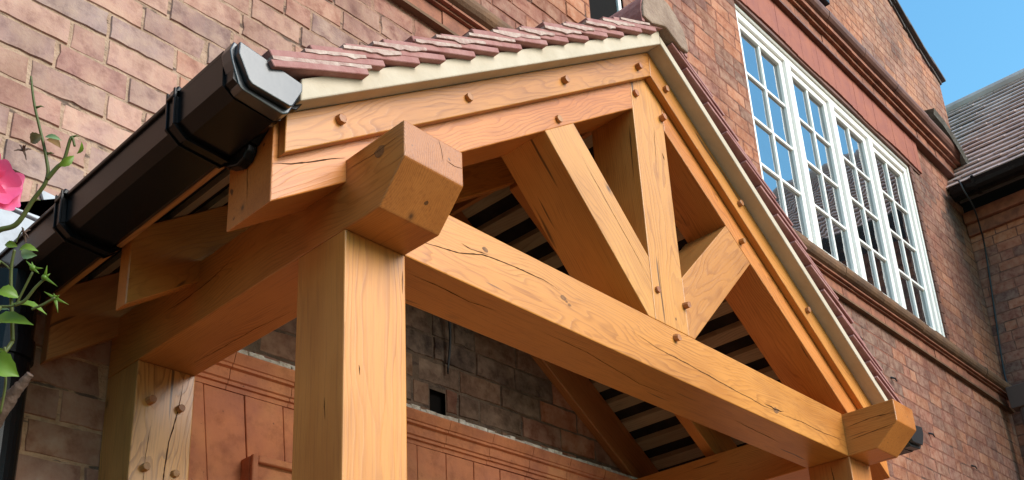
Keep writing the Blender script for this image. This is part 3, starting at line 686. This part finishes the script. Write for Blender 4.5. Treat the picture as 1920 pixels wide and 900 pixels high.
# struts
b = prism([(.827 - .012, .714 + .0165), (.985 - .012, .828 + .0165), (1.3565, .452), (1.3565, .2008), (1.319, .2008)], 'xz', .0015, .2045, .003, 2)
crack(b, 'y', .0015, [(1.00, .735), (1.033, .686), (1.163, .549), (1.27, .441), (1.350, .345)], .003)
link('strut', b, WM(OAKR), porch, frame(Vector((1.1, .1, .5)), 'x', math.atan2(-.51, .49)))
b = prism([(1.5605, .441), (1.935 + .010, .817 + .012), (2.098 + .010, .701 + .012), (1.602, .2008), (1.5605, .2008)], 'xz', .0015, .2045, .003, 2)
crack(b, 'y', .0015, [(1.97, .60), (2.07, .70)], .002)
link('strut', b, WM(OAKR), porch, frame(Vector((1.8, .1, .5)), 'x', math.atan2(.5, .5)))
# common rafters: one half way back, one against the wall
for (ya, yb2) in ((.7007, .758), (1.191, 1.237)):
    for f, s_ in ((lx, 1), (rx, -1)):
        b = prism([f(-.2185, 1.172), f(XC - .012, 1.165), f(XC - .012, 1.418), f(-.2185, 1.418)], 'xz', ya, yb2, .003, 1)
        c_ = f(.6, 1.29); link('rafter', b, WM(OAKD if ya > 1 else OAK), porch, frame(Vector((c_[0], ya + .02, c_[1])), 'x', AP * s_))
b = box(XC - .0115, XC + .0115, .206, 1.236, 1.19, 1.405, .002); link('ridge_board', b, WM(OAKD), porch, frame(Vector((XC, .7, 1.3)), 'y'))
# bargeboards
def barge(side):
    f = lx if side < 0 else rx
    b = prism([f(-.208, 1.292), f(XC - .0004, 1.292), f(XC - .0004, 1.4075), f(-.208, 1.4075)], 'xz', -.031, -.0008, .003, 2)
    c_ = f(.6, 1.35)
    o = link('bargeboard', b, WM(OAK), porch, frame(Vector((c_[0], -.015, c_[1])), 'x', AP * (1 if side < 0 else -1)))
    for p in ([(-.047, .289), (.430, .619), (.902, .952), (1.368, 1.280)] if side < 0 else [(1.550, 1.274), (2.023, .951), (2.494, .612)]): peg(o, p[0], p[1], -.031)
    return o
barge(-1); barge(1)
# cement verge on its undercloak board
for f in (lx, rx):
    kt = 1.475 if f is lx else 1.452; b = prism([f(-.21, 1.4095), f(XC - .0003, 1.4095), f(XC - .0003, kt), f(-.21, kt)], 'xz', -.094, -.0012, .004, 2); link('verge', b, VERGE, porch)
# roof lining and battens
for f in (lx, rx):
    b = prism([f(-.22, 1.4462), f(XC - .0002, 1.4462), f(XC - .0002, 1.4502), f(-.22, 1.4502)], 'xz', 0, 1.238, 0, 1); link('roof_lining', b, FELT, porch)
    for k in range(14):
        x_ = -.215 + k * .1145; bb = prism([f(x_, 1.4195), f(x_ + .050, 1.4195), f(x_ + .050, 1.4455), f(x_, 1.4455)], 'xz', .0, 1.237, .001, 1)
        link('batten', bb, BAT, porch, frame(Vector((f(x_, 1.43)[0], .6, f(x_, 1.43)[1])), 'y'))
# clay tiles: tails up the slope, each lying flatter than the roof
ta = R(25.8)
def tile_slope(f, seed):
    rnd = random.Random(seed); b = bmesh.new()
    xs = [-.318, -.319, -.206, -.100, .022, .133, .244, .365, .478, .593, .706, .831, .950, 1.046, 1.125]
    for k, x_ in enumerate(xs):
        second = False; L = .391
        yy = (-.116 if f is lx else -.110) + rnd.uniform(-.003, .003); first = True
        while yy < 1.22:
            w = .115 if first else (.09 if (second and k % 2) else .168); second = first
            w = min(w, 1.236 - yy); a_ = ta + rnd.uniform(-.010, .010); K = 1.562 + rnd.uniform(-.004, .004) - (.031 if k == 0 else 0); th = (.0175 if f is lx else .011) + rnd.uniform(-.001, .002); dx = rnd.uniform(-.006, .006)
            x0_, z0_ = x_ + dx, K - T * (XC - (x_ + dx)); ca, sa = math.cos(a_), math.sin(a_); LL = (L if k else .33) + rnd.uniform(-.012, .008) if first else .30
            pl = [(0, 0), (LL * .5, .0012), (LL, 0), (LL, -th), (LL * .5, -th + .0012), (0.003, -th)]
            pp = [(x0_ + u * ca - v * sa, z0_ + u * sa + v * ca) for u, v in pl]
            pp = [(min(p_[0], XC - .002), p_[1]) for p_ in pp]
            if f is rx: pp = [(2 * XC - p_[0], p_[1]) for p_ in pp]
            prism(pp, 'xz', yy + (rnd.uniform(-.004, .004) if first else .0015), yy + w - .0015, .0018, 1, b)
            yy += w; first = False
    return link('roof_tiles', b, CLAY, porch), xs
for f, sd in ((lx, 3), (rx, 4)):
    rt_, xs = tile_slope(f, sd)
    b = bmesh.new(); rnd = random.Random(sd)
    for k, x_ in enumerate(xs[:-1] if f is lx else []):                               # bedding mortar between the verge tiles
        ca, sa = math.cos(ta), math.sin(ta); z0_ = 1.562 - (.031 if k == 0 else 0) - T * (XC - x_); Lm = .238
        u0 = .095 + rnd.random() * .04
        if k == 0: u0 = .01
        Lm = .372 - rnd.random() * .06; N_ = 9
        top = [(u0 + (Lm - u0) * i / N_, .0085) for i in range(N_ + 1)]
        pl = top + [(u0 + (Lm - u0) * i / N_, -rnd.choice([.0, .002, .004, .009]) * math.sin(math.pi * i / N_)) for i in range(N_, -1, -1)]
        pp = [(x_ + u * ca - (v + .001) * sa, z0_ + u * sa + (v + .001) * ca) for u, v in pl]
        if f is rx: pp = [(2 * XC - p_[0], p_[1]) for p_ in pp]
        prism(pp, 'xz', -.1212, -.05, 0, 1, b)
    if f is lx: link('bedding_mortar', b, MORT, rt_)
# ridge tiles, the front one filled with mortar
b = bmesh.new()
rad = .155; cz = 1.452
for k in range(4):
    y0_, y1_ = -.118 + k * .34, -.118 + (k + 1) * .34 - .008
    y1_ = min(y1_, 1.236)
    N = 14; inner = [(XC + (rad - .018) * math.cos(R(a)), cz + (rad - .018) * math.sin(R(a)) * 1.12) for a in [-12 + 204 * i / N for i in range(N + 1)]]
    outer = [(XC + rad * math.cos(R(a)), cz + rad * math.sin(R(a)) * 1.12) for a in [-12 + 204 * i / N for i in range(N + 1)]]
    for i in range(N): prism([inner[i], outer[i], outer[i + 1], inner[i + 1]], 'xz', y0_, y1_, 0, 1, b)
ridge = link('ridge_tiles', b, CLAY, porch)
N = 16; pts = [(XC + (rad - .004) * math.cos(R(a)), cz + (rad - .004) * math.sin(R(a)) * 1.12) for a in [-6 + 192 * i / N for i in range(N + 1)]] + [(XC - .10, 1.43), (XC, 1.475), (XC + .10, 1.43)]
b = prism(pts, 'xz', -.128, -.02, .006, 2); link('ridge_end_mortar', b, RIDGE, ridge)
# eaves: fascia, gutter with joint brackets and end cap, downpipe
def eaves(m):
    X = (lambda x: x) if m > 0 else (lambda x: 2 * XC - x + .06 * (x < -.225))
    xp = lambda pts: [(X(p[0]), p[1] - (0 if m > 0 else .03)) for p in pts]
    b = prism(xp([(-.2405, .182), (-.2235, .182), (-.2235, .30), (-.2405, .30)]), 'xz', .191, 1.236, .002, 1); link('fascia', b, WM(OAKD), porch, frame(Vector((X(-.23), .6, .24)), 'y'))
    outer = [(-.392, .283), (-.390, .196), (-.362, .178), (-.258, .170), (-.243, .180), (-.243, .262)]
    inn = [(-.386, .283), (-.384, .199), (-.359, .184), (-.260, .176), (-.249, .184), (-.249, .262)]
    b = bmesh.new()
    for i in range(5): prism(xp([outer[i], outer[i + 1], inn[i + 1], inn[i]]), 'xz', -.085, 1.215, 0, 1, b)
    prism(xp([(-.399, .277), (-.386, .277), (-.386, .290), (-.399, .290)]), 'xz', -.085, 1.215, .003, 2, b)
    g_ = link('gutter', b, PVC, porch)
    def off(d): return [(-.395 - d, .290 + d * .3), (-.392 - d, .196 - d * .4), (-.362 - d * .6, .176 - d), (-.256, .168 - d), (-.240 + d, .180), (-.228 + d * .5, .262)]
    # end cap: rim plus proud plate with cut corners
    b = prism(xp([(-.396, .296), (-.404, .272), (-.398, .244), (-.376, .184), (-.366, .176), (-.256, .165), (-.240, .176), (-.212, .238), (-.212, .268)]), 'xz', -.089, -.050, .003, 2)
    prism(xp([(-.391, .288), (-.3925, .255), (-.362, .194), (-.352, .187), (-.250, .181), (-.242, .186), (-.2165, .241), (-.2165, .264)]), 'xz', -.108, -.0895, .0025, 2, b)
    link('end_cap', b, PVCCAP, g_)
    b = bmesh.new(); o1 = off(.004); i1 = off(-.003)
    for i in range(5): prism(xp([o1[i], o1[i + 1], i1[i + 1], i1[i]]), 'xz', -.0495, .150, 0, 1, b)
    if m > 0:
        prism([(.058, .205), (.066, .150), (.080, .132), (.110, .126), (.150, .140), (.188, .165), (.188, .26), (.058, .26)], 'yz', -.252, -.2232, .004, 2, b)
        prism([(-.045, .225), (.02, .19), (.058, .165), (.058, .26), (-.045, .26)], 'yz', -.250, -.2236, .003, 1, b)
    link('union_piece', b, PVC, g_)
    for yk in (.145, .745):
        b = bmesh.new(); o1 = off(.012)
        for i in range(5): prism(xp([o1[i], o1[i + 1], i1[i + 1], i1[i]]), 'xz', yk, yk + .038, .002, 1, b)
        for yy_ in (yk - .002, yk + .032):
            o2 = off(.017)
            for i in range(5): prism(xp([o2[i], o2[i + 1], o1[i + 1], o1[i]]), 'xz', yy_, yy_ + .008, .001, 1, b)
        prism(xp([(-.415, .268), (-.384, .268), (-.386, .302), (-.402, .306)]), 'xz', yk, yk + .038, .004, 2, b)
        link('bracket', b, PVC, g_)
    b = prism(xp([(-.243, .205), (-.205, .215), (-.176, .262), (-.215, .285)]), 'xz', -.070, -.052, .002, 1); link('eaves_guard', b, PVC, porch)
    b = bmesh.new(); px_, py_ = X(-.362), 1.13
    tube(b, [(px_, py_, .185), (px_, py_, .06)], .078, .07, 20); tube(b, [(px_, py_, .10), (px_, py_, -2.35)], .072, .072, 28)
    tube(b, [(px_, py_, -.02), (px_, py_, -.08)], .080, .080, 28)
    link('downpipe', b, PVC, porch, smooth=False)
eaves(1); eaves(-1)

# ================================================================= CLIMBING ROSE
STEMS=[
( [[-0.934, -0.332, -0.559], [-0.923, -0.35, -0.55], [-0.908, -0.371, -0.543], [-0.9, -0.398, -0.512], [-0.893, -0.425, -0.482], [-0.903, -0.434, -0.447], [-0.932, -0.443, -0.377], [-0.946, -0.451, -0.335]] , 0.0048 , 0.0016 ),
( [[-0.893, -0.425, -0.482], [-0.887, -0.44, -0.467], [-0.882, -0.452, -0.456], [-0.883, -0.47, -0.425], [-0.876, -0.47, -0.438]] , 0.0038 , 0.0018 ),
( [[-0.863, -0.297, -0.699], [-0.873, -0.307, -0.661], [-0.883, -0.317, -0.626], [-0.891, -0.328, -0.592], [-0.894, -0.339, -0.568]] , 0.0032 , 0.0022 ),
( [[-0.901, -0.337, -0.668], [-0.887, -0.353, -0.667], [-0.885, -0.363, -0.655], [-0.881, -0.387, -0.622]] , 0.002 , 0.0018 ),
( [[-0.887, -0.353, -0.667], [-0.879, -0.365, -0.662], [-0.873, -0.383, -0.645], [-0.866, -0.397, -0.632]] , 0.0026 , 0.002 ),
( [[-0.872, -0.379, -0.679], [-0.863, -0.393, -0.674], [-0.853, -0.41, -0.665]] , 0.002 , 0.0018 ),
( [[-0.905, -0.318, -0.583], [-0.897, -0.323, -0.59], [-0.892, -0.326, -0.596]] , 0.0015 , 0.0015 ),
( [[-0.86, -0.28, -0.813], [-0.865, -0.299, -0.772], [-0.874, -0.307, -0.742], [-0.879, -0.314, -0.72], [-0.868, -0.305, -0.757]] , 0.002 , 0.0015 ),
( [[-0.892, -0.335, -0.553], [-0.891, -0.342, -0.541], [-0.889, -0.35, -0.533]] , 0.0012 , 0.001 ),
]
WOOD= [[-0.865, -0.187, -0.852], [-0.849, -0.231, -0.808], [-0.842, -0.255, -0.78], [-0.837, -0.271, -0.764], [-0.833, -0.282, -0.754], [-0.829, -0.293, -0.743]]
LEAVES=[
( [-0.92, -0.456, -0.434] , [-0.93, -0.439, -0.441] , 0.0146 , 1 ),
( [-0.913, -0.45, -0.429] , [-0.895, -0.465, -0.432] , 0.0073 , 2 ),
( [-0.905, -0.432, -0.421] , [-0.891, -0.455, -0.437] , 0.0138 , 3 ),
( [-0.898, -0.478, -0.488] , [-0.883, -0.492, -0.47] , 0.0097 , 0 ),
( [-0.878, -0.485, -0.46] , [-0.878, -0.502, -0.449] , 0.0073 , 0 ),
( [-0.886, -0.326, -0.553] , [-0.901, -0.312, -0.549] , 0.0097 , 0 ),
( [-0.887, -0.338, -0.565] , [-0.868, -0.359, -0.566] , 0.0122 , 0 ),
( [-0.889, -0.354, -0.578] , [-0.876, -0.376, -0.587] , 0.0122 , 2 ),
( [-0.899, -0.31, -0.632] , [-0.872, -0.324, -0.636] , 0.0195 , 0 ),
( [-0.886, -0.324, -0.658] , [-0.843, -0.361, -0.664] , 0.0178 , 0 ),
( [-0.894, -0.283, -0.679] , [-0.857, -0.342, -0.679] , 0.0243 , 0 ),
( [-0.893, -0.288, -0.654] , [-0.878, -0.304, -0.65] , 0.0097 , 2 ),
( [-0.892, -0.295, -0.743] , [-0.863, -0.333, -0.767] , 0.0341 , 0 ),
( [-0.873, -0.266, -0.705] , [-0.864, -0.276, -0.707] , 0.0049 , 0 ),
]
SEPALS=[
( [-0.882, -0.389, -0.617] , [[-0.893, -0.383, -0.604], [-0.869, -0.4, -0.617], [-0.872, -0.394, -0.627], [-0.885, -0.388, -0.605]] ),
( [-0.867, -0.398, -0.631] , [[-0.87, -0.41, -0.613], [-0.861, -0.405, -0.624], [-0.849, -0.412, -0.648]] ),
( [-0.849, -0.401, -0.661] , [[-0.864, -0.386, -0.647], [-0.829, -0.412, -0.671], [-0.842, -0.403, -0.688], [-0.855, -0.407, -0.656], [-0.847, -0.412, -0.658]] ),
]
FLOWER= [-0.947, -0.362, -0.483]
VIEW= [-0.279, -0.828, -0.486]

rose = empty('climbing_rose', 'climbing rose with one pink flower and green leaves beside the black downpipe', 'rose', (-.95, -.15, -2.4))
b = bmesh.new()
for pts, r0, r1 in STEMS:
    tube(b, smooth_path(pts, 6), r0, r1, 7)
# thorns and buds along the main stem
for p in ((-.903, -.434, -.447), (-.9, -.398, -.512), (-.93, -.443, -.38), (-.883, -.47, -.425)):
    p = Vector(p); tube(b, [p, p + Vector((.006, -.004, .004)), p + Vector((.010, -.006, .003))], .0022, .0004, 5)
tube(b, smooth_path([(-.934, -.332, -.559), (-.99, -.28, -.75), (-1.02, -.2, -1.4), (-.96, -.15, -2.4)], 8), .005, .009, 8)
for q in ((-.863, -.297, -.699), (-.901, -.337, -.668), (-.905, -.318, -.583)):
    tube(b, smooth_path([q, (q[0] - .05, q[1] + .04, q[2] - .16), (-.93, -.2, -1.1)], 6), .003, .004, 6)
link('stem', b, STEMM, rose, smooth=True)
b = bmesh.new(); tube(b, smooth_path([(-.97, -.12, -1.6), (-.90, -.15, -1.0)] + WOOD, 5), .017, .0055, 10, wob=.14)
link('woody_stem', b, WOODY, rose, smooth=True)
view = Vector(VIEW)
def leaf(base, tip, wd, k):
    base, tip = Vector(base), Vector(tip); d = tip - base; n = (view + Vector((random.uniform(-.5, .5), random.uniform(-.5, .5), random.uniform(.1, .9)))).normalized()
    s = d.cross(n).normalized(); n = s.cross(d).normalized(); b = bmesh.new(); rows = []
    N = 10
    for i in range(N + 1):
        t = i / N; wv = wd * .62 * (math.sin(math.pi * min(1, t * 1.02 + .02)) ** .75) * (1 + .06 * (-1) ** i); wv = max(wv, .0002)
        c = base + d * t + n * (math.sin(t * math.pi) * .12 - t * t * .12) * d.length
        rows.append([b.verts.new(c + s * wv * u + n * abs(u) ** 1.3 * wv * .45) for u in (-1, -.5, 0, .5, 1)])
    for i in range(N):
        for j in range(4): b.faces.new((rows[i][j], rows[i][j + 1], rows[i + 1][j + 1], rows[i + 1][j]))
    return link('leaf', b, LEAFM[k], rose, smooth=True)
for L_ in LEAVES: leaf(*L_)
for c, tips in SEPALS:
    b = bmesh.new(); bmesh.ops.create_icosphere(b, subdivisions=2, radius=.0048, matrix=Matrix.Translation(c))
    for tp in tips:
        c_, t_ = Vector(c), Vector(tp); d = (t_ - c_) * .85; s = d.cross(view).normalized() * .0030; rr = []
        for t in (0, .3, .65, 1):
            p = c_ + d * t + view * math.sin(t * 3.1) * .003; rr.append((b.verts.new(p - s * (1 - t * .93)), b.verts.new(p + view * .0012), b.verts.new(p + s * (1 - t * .93))))
        for a_, c2 in zip(rr, rr[1:]):
            b.faces.new((a_[0], a_[1], c2[1], c2[0])); b.faces.new((a_[1], a_[2], c2[2], c2[1]))
    link('sepals', b, LEAFM[0], rose, smooth=True)
fl = empty('flower', '', '', FLOWER); 
for k_ in ('label', 'category'): del fl[k_]
fl.parent = rose; fl.matrix_basis = PM[rose.name].inverted() @ PM[fl.name]
ax = (view + Vector((.5, -.2, .35))).normalized(); a1 = ax.orthogonal().normalized(); a2 = ax.cross(a1)
for k in range(9):
    ring_ = 0 if k < 4 else 1 if k < 7 else 2
    th = k * 2.399; R_ = (.041, .032, .018)[ring_]; cup = (.25, .55, .9)[ring_]; b = bmesh.new(); rows = []
    d0 = a1 * math.cos(th) + a2 * math.sin(th); sd_ = ax.cross(d0)
    for i in range(9):
        t = i / 8; w_ = R_ * .72 * math.sin(math.pi * (t * .72 + .06)) ** .7; c = Vector(FLOWER) + d0 * R_ * (math.sin(t * 1.45)) + ax * R_ * (cup * t * t - .12 * math.sin(t * 6))
        rows.append([b.verts.new(c + sd_ * w_ * u + ax * (u * u * w_ * .5 * (1 - .8 * t)) + ax * .0015 * math.sin(u * 5 + k)) for u in (-1, -.6, -.2, .2, .6, 1)])
    for i in range(8):
        for j in range(5): b.faces.new((rows[i][j], rows[i][j + 1], rows[i + 1][j + 1], rows[i + 1][j]))
    link('petal', b, PETAL, fl, smooth=True)
# withered buds
for c in ((-.888, -.349, -.540), (-.925, -.405, -.435)):
    b = bmesh.new()
    for q in range(6):
        d = Vector((random.uniform(-1, 1), random.uniform(-1, 1), random.uniform(-1, 1))).normalized() * .013
        tube(b, [Vector(c), Vector(c) + d * .6, Vector(c) + d + Vector((0, 0, -.003))], .0022, .0006, 5)
    link('withered_bud', b, WOODY, rose)
